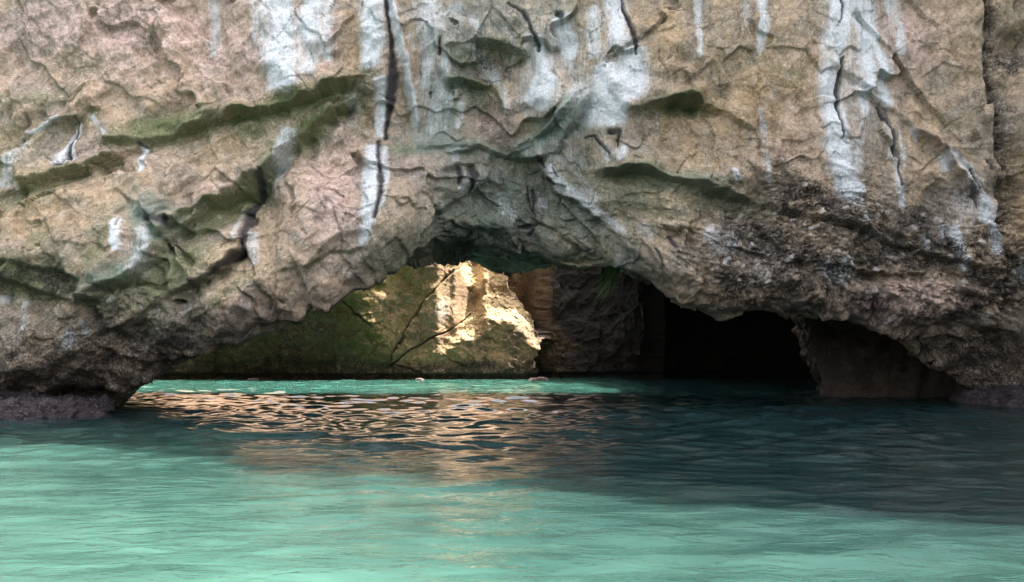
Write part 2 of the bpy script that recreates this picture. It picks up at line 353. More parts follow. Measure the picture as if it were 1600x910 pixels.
# ---- ledges (rows traced on the survey sheet)
ledge([(345,188),(390,178),(420,176),(455,168),(500,150),(535,128),(565,112)], 0.85, 60, 55, 0.9, 34)
ledge([(372,312),(392,290),(412,268),(432,248),(455,222),(492,194),(532,160),(560,140)], 0.55, 30, 40, 0.9, 20)
ledge([(28,222),(60,205),(105,192),(128,187),(150,174),(168,172)], 0.45, 40, 35, 0.6, 16, dark=0.7)
ledge([(0,305),(60,303),(110,282),(165,262),(200,245)], 0.35, 40, 40, 0.7, 14)
ledge([(165,228),(240,224),(280,212),(320,190),(338,168)], 0.4, 45, 40, 0.75, 16)
ledge([(228,318),(255,362),(288,335),(334,320),(372,304),(412,270)], 0.75, 45, 40, 0.9, 34)
ledge([(125,472),(159,462),(184,447),(217,421),(248,402),(262,375)], 0.75, 55, 50, 0.95, 40, tl=0.2)
ledge([(265,457),(292,446),(322,429),(347,417),(363,400),(384,380)], 0.55, 30, 30, 0.6, 20, dark=0.5)
ledge([(438,421),(480,413),(514,397),(545,388),(580,372)], 0.28, 25, 22, 0.6, 9, dark=0.2)
ledge([(0,408),(45,416),(110,426),(150,440)], 0.5, 50, 50, 0.95, 40, dark=0.3)
ledge([(142,521),(167,532),(200,546),(259,553),(317,534),(355,528),(418,496),(493,467)], 0.35, 40, 25, 0.2, 20)
ledge([(33,612),(104,599),(138,601),(167,593),(225,582),(262,560)], 0.6, 50, 40, 0.1, 20)
ledge([(140,455),(170,500),(215,520)], 0.25, 20, 20, 0.4, 12)
ledge([(692,80),(705,72),(741,63),(789,72),(830,86)], 0.55, 30, 45, 0.85, 13)
ledge([(690,128),(700,123),(728,121),(768,134),(790,162),(796,185)], 0.5, 22, 45, 0.8, 12)
ledge([(656,226),(690,226),(741,217),(789,238),(826,222),(857,190),(891,152),(915,126)], -0.35, 20, 30, 0.3, 12, tl=0.75)
ledge([(690,240),(741,228),(789,245),(840,246),(868,236),(882,208),(902,176),(918,140)], 0.65, 34, 34, 0.75, 10)
ledge([(795,243),(842,215),(860,200),(895,160),(915,130)], 0.22, 12, 16, 0.25, 8, tl=0.6)
ledge([(974,180),(985,172),(1007,165),(1034,155),(1065,150),(1100,162)], 0.7, 45, 60, 0.95, 18, dark=0.25)
ledge([(1060,134),(1085,120),(1111,102)], 0.18, 14, 14, 0.15, 6, dark=0.6)
ledge([(940,100),(966,84),(983,71),(1007,58),(1040,25)], 0.2, 14, 20, 0.0, 8, dark=0.55)
ledge([(912,214),(939,218),(953,240),(976,262),(988,254)], 0.25, 16, 18, 0.3, 10)
ledge([(925,268),(1000,262),(1060,285),(1120,300),(1180,316)], 0.4, 40, 35, 0.6, 20, tl=0.3)
ledge([(900,350),(960,335),(1000,345),(1050,355),(1110,360)], 0.25, 25, 25, 0.35, 14)
ledge([(823,320),(843,348),(871,361),(898,375),(932,389)], 0.3, 20, 18, 0.1, 8, dark=0.6)
ledge([(845,246),(871,300),(905,317),(939,341),(969,368),(985,390)], 0.35, 26, 20, 0.25, 9, tl=0.3)
ledge([(956,344),(973,368),(1007,382),(1031,409),(1048,426)], 0.3, 20, 20, 0, 8, dark=0.4)
ledge([(680,332),(705,312),(738,298),(765,270)], 0.5, 26, 26, 0.2, 20, tl=0.8, dark=0.25)
ledge([(690,262),(705,258),(722,250),(742,254)], 0.3, 14, 16, 0.2, 10)
ledge([(650,390),(700,368),(740,372),(790,385),(860,398)], 0.4, 30, 18, 0.5, 14)
ledge([(1306,442),(1327,436),(1377,434),(1436,434),(1490,436),(1560,450)], -0.5, 26, 40, 0, 20)
ledge([(1240,470),(1330,478),(1411,500),(1436,512),(1494,519),(1540,512),(1600,520)], 0.5, 40, 26, 0, 20, dark=0.1)
ledge([(1050,345),(1120,380),(1200,400),(1290,410),(1370,425),(1460,424)], 0.45, 45, 30, 0, 20)
ledge([(1160,300),(1210,290),(1260,300),(1320,330),(1400,350),(1470,350)], 0.12, 40, 40, 0, 20)
ledge([(1428,203),(1470,240),(1500,280),(1520,318)], 0.3, 18, 24, 0.1, 8, dark=0.55)
ledge([(1480,232),(1490,240),(1505,265)], 0.15, 10, 10, 0, 8, dark=0.7)
ledge([(1280,85),(1300,82),(1318,95)], 0.15, 10, 12, 0, 6, dark=0.7)
ledge([(1360,140),(1410,150),(1450,185)], 0.12, 20, 30, 0, 6)
# big folds of the face: each juts out along its lower edge and tucks back under it
def fold(pts, amp, wdt, brink=9):
    idx, d, s, t, _ = polydist(pts, wdt*3.2, cu, cv)
    end = ss(0, 0.12, t)*ss(1, 0.88, t); var = np.clip(.9+.6*LN[idx], .4, 1.5)
    prof = np.where(s < 0, 0.5*np.exp(-d/wdt), -0.5*np.exp(-d/(wdt*.8))+ss(1, 0, d/brink))
    D[idx] += (0.85*amp*prof*end*var*frf[idx]).astype(F)
fold([(-80,330),(0,310),(110,282),(200,245),(320,190),(390,178),(455,168),(565,112),(590,95)], .55, 70)
fold([(-80,420),(0,430),(125,470),(217,421),(262,370),(334,320),(412,268),(492,194),(565,135)], .85, 75)
fold([(140,520),(200,500),(267,455),(347,417),(384,380),(400,300)], .55, 55)
fold([(640,226),(690,226),(741,222),(789,240),(857,200),(915,126)], .6, 45)
fold([(840,236),(871,300),(905,317),(969,368),(1048,426),(1075,480)], .6, 50)
fold([(960,190),(1007,165),(1060,152),(1110,165),(1190,215)], .5, 50)
fold([(905,262),(1000,264),(1060,285),(1180,316),(1300,352),(1420,384),(1570,425)], .7, 60)
fold([(1270,90),(1320,120),(1400,175),(1470,240),(1540,330)], .35, 45)
# left slab standing proud of the recess over the arch
idx, d, s, t, _ = polydist([(530,462),(564,440),(595,412),(619,392),(642,378),(673,346),(678,330),(672,300),(660,262),(652,225)], 90)
D[idx] += (0.65*np.where(s < 0, np.exp(-d/70), -0.2*np.exp(-d/25))*ss(1, 0.75, t)*frf[idx]).astype(F)
# buttress edges running down the face
idx, d, s, t, _ = polydist([(610,0),(622,60),(634,130),(652,218)], 60, cu, cv); k_ = ss(-6, 6, d*s); D[idx] += (0.5*((1-k_)*np.exp(-d/26) - k_*0.35*np.exp(-d/14))*ss(1,.8,t)*frf[idx]).astype(F)
idx, d, s, t, _ = polydist([(1527,0),(1535,80),(1540,180),(1548,280),(1556,400),(1552,470)], 80, cu, cv); k_ = ss(-7, 7, d*s); D[idx] += ((-(1-k_)*0.75*np.exp(-d/30) + k_*0.3*np.exp(-d/40))*np.clip(.8+.9*LN[idx], .1, 1.6)*frf[idx]).astype(F); crust_shade[idx] = np.maximum(crust_shade[idx], (np.where(s < 0, 0.85*np.exp(-(d/26)**2), 0)).astype(F))
bulge(1590, 70, 40, 26, -0.7); blob(crust_shade, 1580, 100, 40, 30, 1.0); bulge(1600, 260, 45, 130, 0.6)
bulge(70, 365, 75, 55, 0.5); bulge(190, 385, 50, 45, 0.45, -30); bulge(120, 310, 70, 30, 0.2)
bulge(300, 380, 60, 40, 0.1, -35); bulge(340, 480, 110, 35, 0.5, -25); bulge(90, 540, 90, 45, 0.5); bulge(200, 570, 60, 30, 0.25)
bulge(480, 310, 60, 80, 0.35, -20); bulge(600, 300, 26, 90, 0.15); bulge(250, 270, 60, 35, 0.25, -20)
bulge(770, 105, 45, 32, -0.3); bulge(755, 175, 32, 36, -0.25); bulge(860, 150, 26, 60, 0.25); bulge(950, 130, 42, 80, 0.3)
bulge(1040, 205, 52, 42, -0.2); bulge(1100, 370, 110, 30, 0.3, 25); bulge(1180, 440, 150, 28, 0.5, 5); bulge(1440, 465, 110, 24, 0.45)
bulge(1300, 150, 60, 160, 0.3); bulge(1440, 130, 60, 120, 0.25); bulge(1490, 390, 30, 40, 0.25); bulge(1180, 140, 60, 120, 0.2)
bulge(800, 345, 60, 28, 0.3, 10); bulge(920, 370, 60, 22, 0.35, 28); bulge(735, 275, 22, 14, 0.2)

# ---- calcite curtains
W = [
 ([(338,0,9),(336,60,9),(333,100,5)], .5), ([(440,-20,30),(445,90,26),(452,166,20)], .9), ([(490,-20,22),(488,70,20),(485,140,12)], .75), ([(517,-20,12),(512,110,7)], .6), ([(410,-20,8),(405,90,5)],.4),
 ([(585,-20,16),(582,60,18),(578,115,14)], .95), ([(597,120,12),(598,180,9),(592,222,6)], .9), ([(604,-20,5),(622,60,7),(638,130,7),(652,218,5)], .95), ([(640,20,22),(650,120,14)], .25),
 ([(585,225,12),(580,270,14),(584,320,13),(574,360,8),(560,385,5)], .9), ([(603,228,5),(603,280,6),(598,340,4)], .7), ([(455,200,12),(442,255,11),(428,285,8)], .5), ([(550,140,12),(548,200,8)],.35),
 ([(231,233,5),(232,262,5),(234,285,4)], .95), ([(196,350,6),(198,375,9),(197,402,6)], 1.0), ([(230,360,8),(238,385,9),(222,415,7),(200,430,5)], .55), ([(140,400,10),(165,365,8)],.2),
 ([(128,195,5),(118,225,7),(106,255,9),(100,275,6)], .75), ([(125,225,4),(122,250,6),(115,268,5)], .8), ([(148,183,4),(165,205,4),(186,226,3)], .7), ([(105,190,4),(60,205,4),(30,218,3)], .55), ([(45,215,8),(35,250,14),(18,310,16)], .42), ([(395,360,9),(400,420,8)],.6), ([(375,325,5),(372,380,7)],.4),
 ([(38,470,6),(42,500,7),(44,520,5)], .65), ([(112,512,6),(120,522,12),(118,542,7)], .75), ([(130,500,3),(148,524,4)], .6), ([(8,462,8),(4,478,6)], .4),
 ([(668,-20,26),(672,40,20),(668,110,10),(660,160,6)], .55), ([(690,30,8),(712,12,12),(735,30,10),(760,60,5)], .5), ([(715,45,8),(712,70,10)], .45), ([(700,80,8),(690,130,14),(680,190,12),(672,220,8)], .5), ([(715,130,5),(700,165,8),(688,210,8)], .5),([(720,160,6),(712,205,7)],.5), ([(745,80,6),(760,110,12),(788,140,6),(797,190,3)], .5),
 ([(838,60,8),(848,100,10),(852,130,18),(840,165,20),(832,182,12)], .95), ([(872,-20,6),(880,10,6)],.4), ([(872,30,10),(885,60,16),(892,100,8)], .85), ([(928,12,10),(926,50,12),(928,100,10)], .8), ([(958,-20,22),(962,60,20),(965,90,16)], .8), ([(985,80,18),(985,120,26),(985,165,14)], 1.0), ([(945,105,18),(950,150,30),(962,205,20)], 1.0), ([(918,140,6),(925,175,16),(915,205,14)], .75), ([(905,190,22),(880,225,22)], .45), ([(965,235,16),(972,255,8)], .6), ([(940,225,6),(955,255,8)],.5),
 ([(760,235,10),(768,250,8)],.35), ([(705,235,14),(712,255,10)],.4), ([(850,255,8),(880,290,10),(920,322,8),(960,350,7),(985,372,5)], .6), ([(895,265,6),(940,320,7)],.4), ([(725,265,5),(730,285,5),(715,300,6)],.5), ([(780,300,10),(790,330,14),(810,345,8)],.35), ([(845,310,8),(850,330,8)],.5), ([(960,395,12),(990,405,10)],.3), ([(1000,350,12),(1020,375,10)],.4),
 ([(1092,-20,7),(1090,60,6),(1086,110,6)], .55), ([(1165,-20,5),(1160,60,5)],.35), ([(1183,-20,9),(1187,50,9),(1184,100,4)], .65), ([(1188,170,5),(1192,220,6),(1196,300,5)], .5), ([(1138,270,4),(1142,293,5)], .9), ([(1030,170,6),(1020,220,8)],.25), ([(1070,260,3),(1075,300,3)],.2),
 ([(1312,-20,22),(1300,50,20),(1288,110,16),(1290,170,16),(1300,240,20),(1312,300,18),(1328,350,8)], 1.0), ([(1340,-20,24),(1345,60,20),(1345,130,14),(1345,200,8)], .85), ([(1355,40,7),(1372,100,8),(1380,150,10),(1395,178,5)], .85), ([(1395,-20,14),(1402,60,10),(1408,100,6)], .5), ([(1330,220,12),(1335,280,8)], .5), ([(1325,340,6),(1355,380,4)],.7),
 ([(1378,178,4),(1392,230,5),(1396,290,7),(1402,345,5)], .75), ([(1402,200,4),(1408,270,4)],.55), ([(1422,200,5),(1432,225,4)],.7), ([(1470,240,8),(1475,275,10)], .6), ([(1482,240,6),(1505,270,9),(1520,310,8)], .6), ([(1528,305,7),(1535,350,12),(1543,405,7)], 1.0), ([(1540,165,3),(1545,230,4),(1550,300,4)], .6), ([(1467,345,5),(1470,385,8)], .6), ([(1480,355,6),(1492,400,7),(1502,428,4)], .8), ([(1440,365,4),(1450,395,5)],.7), ([(1455,400,3),(1462,420,3)],.5), ([(1585,405,6),(1597,440,9)], .7),
 ([(1098,366,14),(1125,374,22),(1150,392,12)], .55), ([(1268,415,12),(1300,420,20),(1325,432,12)], .6), ([(1170,415,14),(1200,425,18)], .3),([(1560,200,3),(1555,320,3)],.3)]
for pts, st in W: streak(pts, st)
for a in [(700,60,70,60,.4,0),(850,100,90,90,.42,0),(925,160,70,60,.5,0),(1345,110,60,130,.42,0),(665,130,24,100,.35,0),(470,60,60,70,.35,0),(880,240,70,26,.35,10),(740,270,60,24,.3,0),(900,300,50,24,.3,30),(1500,330,40,70,.3,20)]: blob(white, *a)
wn = fbm(wx*2.2, wy*2.2, wz*0.55, 3).ravel(); white *= np.clip(1.05+0.6*wn, 0.3, 1.15)
# ---- black seeps and fissures
for pts, dp in [
 ([(603,-20,2),(606,30,4),(612,80,7),(614,120,8),(609,150,8),(608,185,6),(603,215,4)], .45), ([(592,222,4),(592,255,5),(596,290,5),(594,325,5),(588,345,4)], .25),
 ([(972,-20,4),(976,20,5),(984,45,6),(988,72,5)], .35), ([(988,74,5),(992,88,3)], .15), ([(870,25,4),(876,30,5)], .1), ([(795,14,2),(820,35,3),(832,50,2),(840,68,3),(842,80,2)], .15), ([(688,65,3),(686,85,3)], .15), ([(672,148,2),(672,155,2)],.1),
 ([(952,210,8),(966,208,8),(962,222,4),(964,232,2)], .2), ([(916,215,3),(932,214,6),(940,228,3),(952,242,2)], .15),
 ([(718,262,6),(720,275,5),(717,285,3)], .25), ([(738,262,9),(742,275,8),(736,292,6),(732,300,3)], .35), ([(845,250,6),(850,262,3)],.2), ([(862,262,2),(870,275,3)],.1), ([(856,278,5),(866,288,4)], .15), ([(824,295,2),(828,320,3),(836,338,2)], .25), ([(832,300,4),(836,315,5),(834,330,3)],.25), ([(812,355,5),(835,350,8),(828,368,5)], .2),
 ([(1309,-20,7),(1310,20,7),(1304,40,3),(1296,52,2)], .2), ([(1309,96,4),(1306,125,5),(1302,150,5),(1302,180,3),(1308,222,1.5)], .3), ([(1372,168,3),(1382,190,5),(1392,215,5),(1396,240,4)], .25), ([(1396,240,4),(1400,290,3)],.1),
 ([(128,188,2),(120,215,3),(118,240,5),(112,260,6),(108,276,4)], .25), ([(228,232,4),(236,234,3)], .15), ([(386,330,8),(386,360,9),(380,392,7),(360,408,4),(330,428,3)], .5), ([(410,270,3),(398,300,4),(388,330,7)], .35),
 ([(198,350,2),(198,362,2)], .1), ([(1508,270,3),(1520,300,5)], .3), ([(1508,290,3),(1516,315,4),(1520,330,2)], .2), ([(1532,255,3),(1534,272,2)],.2), ([(1470,345,2),(1472,370,5),(1485,410,3)],.15), ([(240,345,9),(262,350,12)],.3),
 ([(1040,375,3),(1052,388,4)],.15), ([(1020,390,2),(1035,410,3)],.1)]: crack(pts, dp)
# thin random joints
for seed, (uu0, uu1, vv0, vv1, n, ang, sp) in enumerate([(0,560,20,520,34,-28,35),(560,1000,240,400,26,30,35),(1000,1540,0,280,26,-25,40),(1000,1560,280,480,40,22,25),(640,1000,0,240,16,60,40),(0,500,0,180,20,60,20)]):
    rr = random.Random(seed+5)
    for k in range(n):
        u0 = rr.uniform(uu0, uu1); v0 = rr.uniform(vv0, vv1); a = math.radians(ang+rr.gauss(0, sp)); ln = rr.uniform(15, 55)
        pts = [(u0, v0, .4)]
        for q in range(3):
            a += rr.gauss(0, .35); u0 += math.cos(a)*ln/3; v0 += math.sin(a)*ln/3; pts.append((u0, v0, rr.uniform(.6, 1.5) if q < 2 else .4))
        crack(pts, rr.uniform(.04, .16), rr.uniform(.1, .45))
# ---- moss, films, crusts, tints, with some painted shade
MS = lambda a: (a[0], a[1], a[2]*1.3, a[3]*1.35, min(1, a[4]*1.2), a[5])
for a in [(265,205,70,18,.8,-15),(60,310,60,15,.6,-20),(450,170,70,14,.8,-20),(480,205,60,16,.85,-38),(330,345,60,16,.7,-30),(40,440,60,28,.9,0),(190,445,40,22,.8,-25),(260,430,70,26,.85,-38),(120,440,50,20,.6,10),(165,400,15,45,.5,20),(350,470,60,10,.5,-35),(330,515,60,12,.35,-25),(120,120,60,25,.25,0),(60,160,60,12,.4,-5),(720,90,25,16,.6,0),(790,80,25,10,.6,10),(750,150,30,18,.45,0),(1060,165,40,14,.8,0),(1010,285,90,22,.55,10),(1110,315,80,18,.45,10),(900,330,90,40,.4,20),(760,340,70,40,.5,0),(700,385,100,24,.6,0),(860,400,70,14,.5,5),(600,300,10,50,.2,0),(650,400,60,20,.5,-35),(1150,300,60,10,.4,15),(990,320,70,16,.5,10),(640,232,40,10,.6,0),(1180,95,50,10,.25,-30),(1220,120,40,30,.25,0),(1470,190,30,15,.2,0),(20,260,40,40,.35,0),(400,205,40,14,.5,-10),(80,385,20,20,.4,30),(820,320,110,50,.45,5),(880,400,80,16,.5,0),(560,150,30,50,.4,0),(250,500,110,20,.45,-25),(60,520,70,30,.35,0)]: blob(moss, *MS(a))  # over the arch the greens also darken the recess as painted shade
for a in [(690,180,28,60,.75,15),(700,228,50,14,.8,0),(850,215,50,14,.9,-42),(885,175,14,45,.7,40),(700,25,50,25,.4,0),(240,340,30,22,.8,20),(235,385,12,35,.8,25),(190,425,40,10,.6,-35),(720,320,50,22,.7,-30),(790,300,60,35,.45,10),(830,370,60,18,.5,10),(950,360,60,16,.45,35),(1060,290,60,14,.35,12),(880,20,40,10,.4,0),(900,280,30,20,.35,30),(760,250,40,12,.45,0),(430,270,16,22,.35,30),(620,400,60,14,.3,-35),(800,310,120,60,.55,0),(760,360,90,26,.6,0),(900,345,80,30,.5,25),(660,215,30,30,.6,0),(730,30,70,30,.4,0)]: blob(teal, *MS(a))  # teal of the same recess also stands for its shade
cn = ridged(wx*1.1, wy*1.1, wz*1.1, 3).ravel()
for a in [(1260,330,90,45,1.0,15),(1180,360,120,26,.7,15),(1240,400,160,30,.95,8),(1230,445,150,22,.8,4),(1420,400,120,26,1.0,5),(1420,345,50,35,.85,0),(1545,430,60,35,1.0,0),(1350,370,70,26,.7,30),(1080,430,50,40,.35,40),(1240,300,40,16,.7,20),(90,440,80,26,.75,10),(200,470,60,20,.5,-20),(20,440,40,22,.7,0),(250,520,80,20,.35,0),(1560,330,14,70,.7,0),(1400,500,120,20,.5,0),(1450,330,50,30,.5,0),(765,105,42,30,.6,0),(765,180,26,30,.4,0),(1040,200,45,36,.35,0),(1180,190,30,20,.35,0),(820,330,60,30,.25,0),(60,610,120,14,.6,0),(60,440,110,34,.6,5),(840,330,130,50,.5,10),(760,370,110,30,.6,0),(1520,545,140,50,.85,0),(1440,480,120,16,.4,0),(110,575,180,40,.55,0),(260,545,90,24,.6,0),(380,520,60,16,.5,-30),(300,580,60,40,.8,0),(215,605,80,34,1.0,0)]: blob(crust_shade, *a)  # shade of the undercut feet painted in among the real crusts
crust_shade *= np.clip(0.8+0.5*cn, 0.15, 1.2)
for a in [(250,70,260,90,.95,0),(60,70,130,70,.6,0),(180,250,60,30,.5,0),(520,300,60,110,.75,0),(620,90,12,110,.5,0),(770,190,30,26,.9,0),(745,40,30,30,.5,0),(1420,60,70,60,.6,0),(1400,460,130,20,.8,0),(340,320,40,40,.5,0),(210,390,30,20,.8,0),(1230,180,60,120,.3,0),(640,260,50,60,.4,0),(400,480,80,20,.4,0)]: blob(pink, *a)
for a in [(100,340,110,60,.55,0),(320,200,60,60,.5,0),(1180,150,130,130,.75,0),(790,90,40,20,.7,20),(1040,60,40,50,.7,0),(1060,200,60,50,.5,0),(550,80,14,60,.7,0),(640,120,10,100,.8,0),(920,50,10,50,.8,0),(900,290,60,20,.6,30),(1100,260,90,30,.7,0),(780,260,50,14,.6,0),(1590,300,40,120,.7,0),(1500,120,40,120,.4,0),(900,360,60,20,.5,30),(250,120,150,80,.35,0),(1500,370,30,40,.6,0)]: blob(ochre, *a)
# ---- natural relief
XX, YY, ZZ = wx.ravel(), wy.ravel(), wz.ravel()
D += (0.46*fbm(XX*0.33, YY*0.33, ZZ*0.33, 3)).astype(F)
left = ss(760, 560, wuv_u); right = 1-left
ca, sa_ = math.cos(math.radians(35)), math.sin(math.radians(35))
# bedding fabric: on the left it climbs to the right, on the right it falls to the right
SZ = np.where(FR > 0, BZ, zl[None, :]-(BY-ylip[None, :])).astype(F).ravel(); lipf = np.where(frf, ss(0.0, 0.7, lipdist.ravel()), 0.0).astype(F)
pl, ql = XX*ca+ZZ*sa_, -XX*sa_+ZZ*ca
cb, sb_ = math.cos(math.radians(-22)), math.sin(math.radians(-22))
pr, qr = XX*cb+ZZ*sb_, -XX*sb_+ZZ*cb
low = ss(150, 330, wuv_v)
D += (left*(0.24*ridged(pl*0.28, YY*.4, ql*0.85, 3, 2.1, .42)*(.4+.6*lipf)) + right*low*0.18*ridged(pr*0.36, YY*.4, qr*1.2, 3, 2.1, .42)*(.4+.6*lipf) + right*(1-low)*0.14*ridged(XX*0.9, YY*.4, ZZ*0.4, 3, 2.1, .4)).astype(F)
wob = 0.35*pn(XX*1.3, YY*1.3, ZZ*1.3)
f1, e1, i1 = facets(XX*0.55+wob+left*SZ*.2, SZ*0.5-wob, 0.8); D += 0.36*f1
f2, e2, i2 = facets(XX*1.5+wob*2+3, SZ*1.35-wob+left*XX*.4, 0.8); D += 0.095*f2*(0.6+0.8*low)
rough = np.clip(ss(980, 1180, wuv_u)*ss(250, 400, wuv_v+70*LN)*ss(520, 470, wuv_v) + 0.55*ss(380, 470, wuv_v)*left*ss(60,200,wuv_u) + .35*crust_shade, 0, 1)*lipf
f3, e3, i3 = facets(XX*4.2+wob*4+pr*.8, SZ*6.5+wob*4, 0.6); patchy = ss(-.25, .45, fbm(XX*.8+3, YY*.8, ZZ*.8, 3)).astype(F); D += rough*(0.09*f3 - 0.07*ss(0.22, 0.0, e3)*(.3+patchy)) + (rough*0.08*ridged(pr*1.3+wob, YY, qr*4.5, 3)*(.4+patchy)).astype(F)
white = np.maximum(white, (rough*.5*(i3 > .9)*ss(.05, .2, e3)).astype(F)); crust_shade = np.maximum(crust_shade, (rough*.9*ss(.35, .75, 1-patchy)*ss(1000, 1150, wuv_u)).astype(F)); crust_shade = np.where(i3 > .84, crust_shade*.3, crust_shade)
f4, e4, i4 = facets(XX*9+wob*8, SZ*12+wob*6, 0.5); D += (0.12+rough)*(0.028*f4 - 0.02*ss(.2, 0, e4))
black = np.maximum(black, (rough*0.6*patchy*ss(0.16, 0.02, e3)*ss(.1, .5, crust_shade+.25)).astype(F))
D += ((0.02+.03*rough)*fbm(XX*2.6, YY*2.6, ZZ*2.6, 3) + (.006+0.02*rough)*ridged(XX*7, YY*7, ZZ*7, 2)).astype(F)
fl_ = ss(200, 60, wuv_v)*ss(600, 450, wuv_u); D += (fl_*0.05*ridged((XX+.35*ZZ)*2.4, YY, ZZ*0.8, 3)).astype(F)
# bare and wetter towards the sea; overhang shade also painted in dark
damp_shade = ss(435, 560, wuv_v+55*LN); wet[:] = 0.2+0.6*damp_shade; crust_shade = np.maximum(crust_shade, 0.9*damp_shade); moss *= (1-0.8*damp_shade)
ce = ~frf; moss[ce] = np.maximum(moss[ce], 0.35); crust_shade[ce] = np.maximum(crust_shade[ce], 0.4)
white[ce] = 0; 
fade = np.ones(NTOT, F)
POS = BPos.reshape(-1, 3) + (N.reshape(-1, 3)*(D*fade)[:, None])
mA = np.stack([white, black, moss, crust_shade], 1); mB = np.stack([pink, ochre, teal, wet], 1)
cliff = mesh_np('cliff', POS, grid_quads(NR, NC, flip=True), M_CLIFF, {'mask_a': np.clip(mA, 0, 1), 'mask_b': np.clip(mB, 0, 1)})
tag(cliff, 'tall streaked limestone cliff face with a wide low sea arch', kind='structure')
# flat rocky top of the fin
top_i = np.arange(NC); bot_i = (NR-1)*NC+np.arange(NC)
tv = np.concatenate([POS[:NC], POS[-NC:]]); tq = np.stack([np.arange(NC-1), np.arange(1, NC), np.arange(1, NC)+NC, np.arange(NC-1)+NC], 1)
tag(mesh_np('cliff_top', tv, tq, M_CLIFF, {'mask_a': np.zeros((2*NC, 4)), 'mask_b': np.zeros((2*NC, 4))}), 'bare rocky top of the cliff', kind='structure')

# ------------------------------------------------------------------ inner wall of the cave, open to the sky at the back
PLAN = [(-20,35),(-26,41),(-31,48),(-29,56),(-20,60.3),(-12,59.4),(-8,59.0),(-4.9,58.7),(-1,59.0),(2.2,59.3),(3.2,59.2),(4.6,59.4),(6.0,59.5),(8.2,59.6),(11.5,60.0),(15,64),(22,67),(27,58),(29,47),(28,36)]
pp = np.array(PLAN, float); sg = np.concatenate([[0], np.cumsum(np.hypot(*np.diff(pp, axis=0).T))])
sv = np.unique(np.concatenate([np.linspace(0, sg[4], 110), np.linspace(sg[4], sg[15], 800), np.linspace(sg[15], sg[-1], 90)]))
px_, py_ = np.interp(sv, sg, pp[:, 0]), np.interp(sv, sg, pp[:, 1])
def smooth1(a, k):
    ker = np.hanning(2*k+1); ker /= ker.sum(); return np.convolve(np.pad(a, k, 'edge'), ker, 'valid')
px_, py_ = smooth1(px_, 5), smooth1(py_, 5)
zv = np.concatenate([np.linspace(-1.5, 9.2, 250), np.linspace(9.3, 27, 90)])
X0 = np.broadcast_to(px_, (len(zv), len(sv))).astype(F); Y0 = np.broadcast_to(py_, X0.shape).astype(F); Z0 = np.broadcast_to(zv[:, None], X0.shape).astype(F)
tx, ty = np.gradient(px_), np.gradient(py_); tl_ = np.hypot(tx, ty); nx, ny = ty/tl_, -tx/tl_          # into the cave
Uc = 800+FPX*X0/Y0; Vc = HOR-(Z0-2)*FPX/59.5
Uw = Uc + 5*pn(X0*0.9, Y0*.9, Z0*.9)*1.6 + 5*pn(X0*2.7, Y0*2.7, Z0*2.7); Vw = Vc + 6*pn(X0*.9+30, Y0*.9, Z0*.9) + 5*pn(X0*2.7+20, Y0*2.7, Z0*2.7)
def inpoly(uu, vv, poly):
    r = np.zeros(uu.shape, bool); n = len(poly)
    for i in range(n):
        (x1, y1), (x2, y2) = poly[i], poly[(i+1) % n]
        c = ((y1 > vv) != (y2 > vv)) & (uu < (x2-x1)*(vv-y1)/((y2-y1) if y2 != y1 else 1e-9)+x1); r ^= c
    return r
SUN_SHAPES = [[(722,414),(745,405),(798,402),(802,432),(780,442),(765,430),(745,446),(724,434)],
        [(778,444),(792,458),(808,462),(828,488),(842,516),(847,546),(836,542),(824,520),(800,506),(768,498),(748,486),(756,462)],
        [(752,466),(772,488),(748,504),(758,520),(732,534),(704,542),(686,550),(690,536),(716,522),(714,504),(734,488)]]  # sun-patch outlines, used for both wall shape and colour
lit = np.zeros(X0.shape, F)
for p in SUN_SHAPES: lit = np.maximum(lit, inpoly(Uw, Vw, p).astype(F))
def sm2(a, k): 
    ker = np.hanning(2*k+1); ker /= ker.sum(); pd = np.pad(a, ((0, 0), (k, k)), 'edge'); return sum(ker[i]*pd[:, i:i+a.shape[1]] for i in range(2*k+1)).astype(F)
lit = sm2(lit, 3)
back = (ss(-24, -20, X0)*ss(13, 11, X0)).astype(F)
slope = 0.03*back*ss(640, 700, Uc)*ss(890, 850, Uc) + 0.05*back*ss(850, 890, Uc) + (-0.28*ss(640, 560, Uc)-.03)*back*(1-ss(640, 720, Uc)) + 1.25*lit            # sun patches shaped to lean back into the light, the rest is undercut
zlim = np.interp(px_, [-26, -19.5, -15.7, -12.4, -10.3, -8.3, -6.4, 9], [4.3, 4.4, 5.2, 6.3, 7.2, 8.1, 8.4, 8.5])[None, :].astype(F)     # above this the wall lies back in the sun
sunny = ss(0, 0.5, Z0-zlim)*ss(-28, -26, X0)*ss(8, 6, X0)
slope = (slope*(1-sunny) + 1.5*sunny).astype(F)
dz = np.gradient(zv).astype(F)
off = np.zeros(X0.shape, F); acc = np.zeros(len(sv), F)
for j in range(len(zv)):
    acc = np.where(zv[j] < zlim[0]+.3, acc, smooth1(acc, 4)); acc = (acc*1.0 + slope[j]*dz[j]).astype(F); off[j] = acc
off = sm2(off, 9); line_u = np.interp(Vc, [380, 440, 520, 600], [806, 798, 846, 836]); Dw = -off - 3.6*ss(0, 12, Uw-line_u)      # wall right of the sunlit slab stands farther back
tr0 = 1-.6*ss(650, 700, Uc)*ss(880, 850, Uc); Dw += tr0*(0.35*fbm(X0*.3, Y0*.3, Z0*.3, 3) + 0.13*ridged(X0*.7, Y0*.7, Z0*.7, 3))
wb = 0.4*pn(X0, Y0, Z0)
sfac = np.broadcast_to(sv.astype(F), X0.shape)
tri = ss(650, 700, Uc)*ss(880, 850, Uc); g1, h1, _ = facets(sfac*0.45+wb, Z0*0.4+wb, .7); Dw += 0.28*g1*(1-.7*tri)
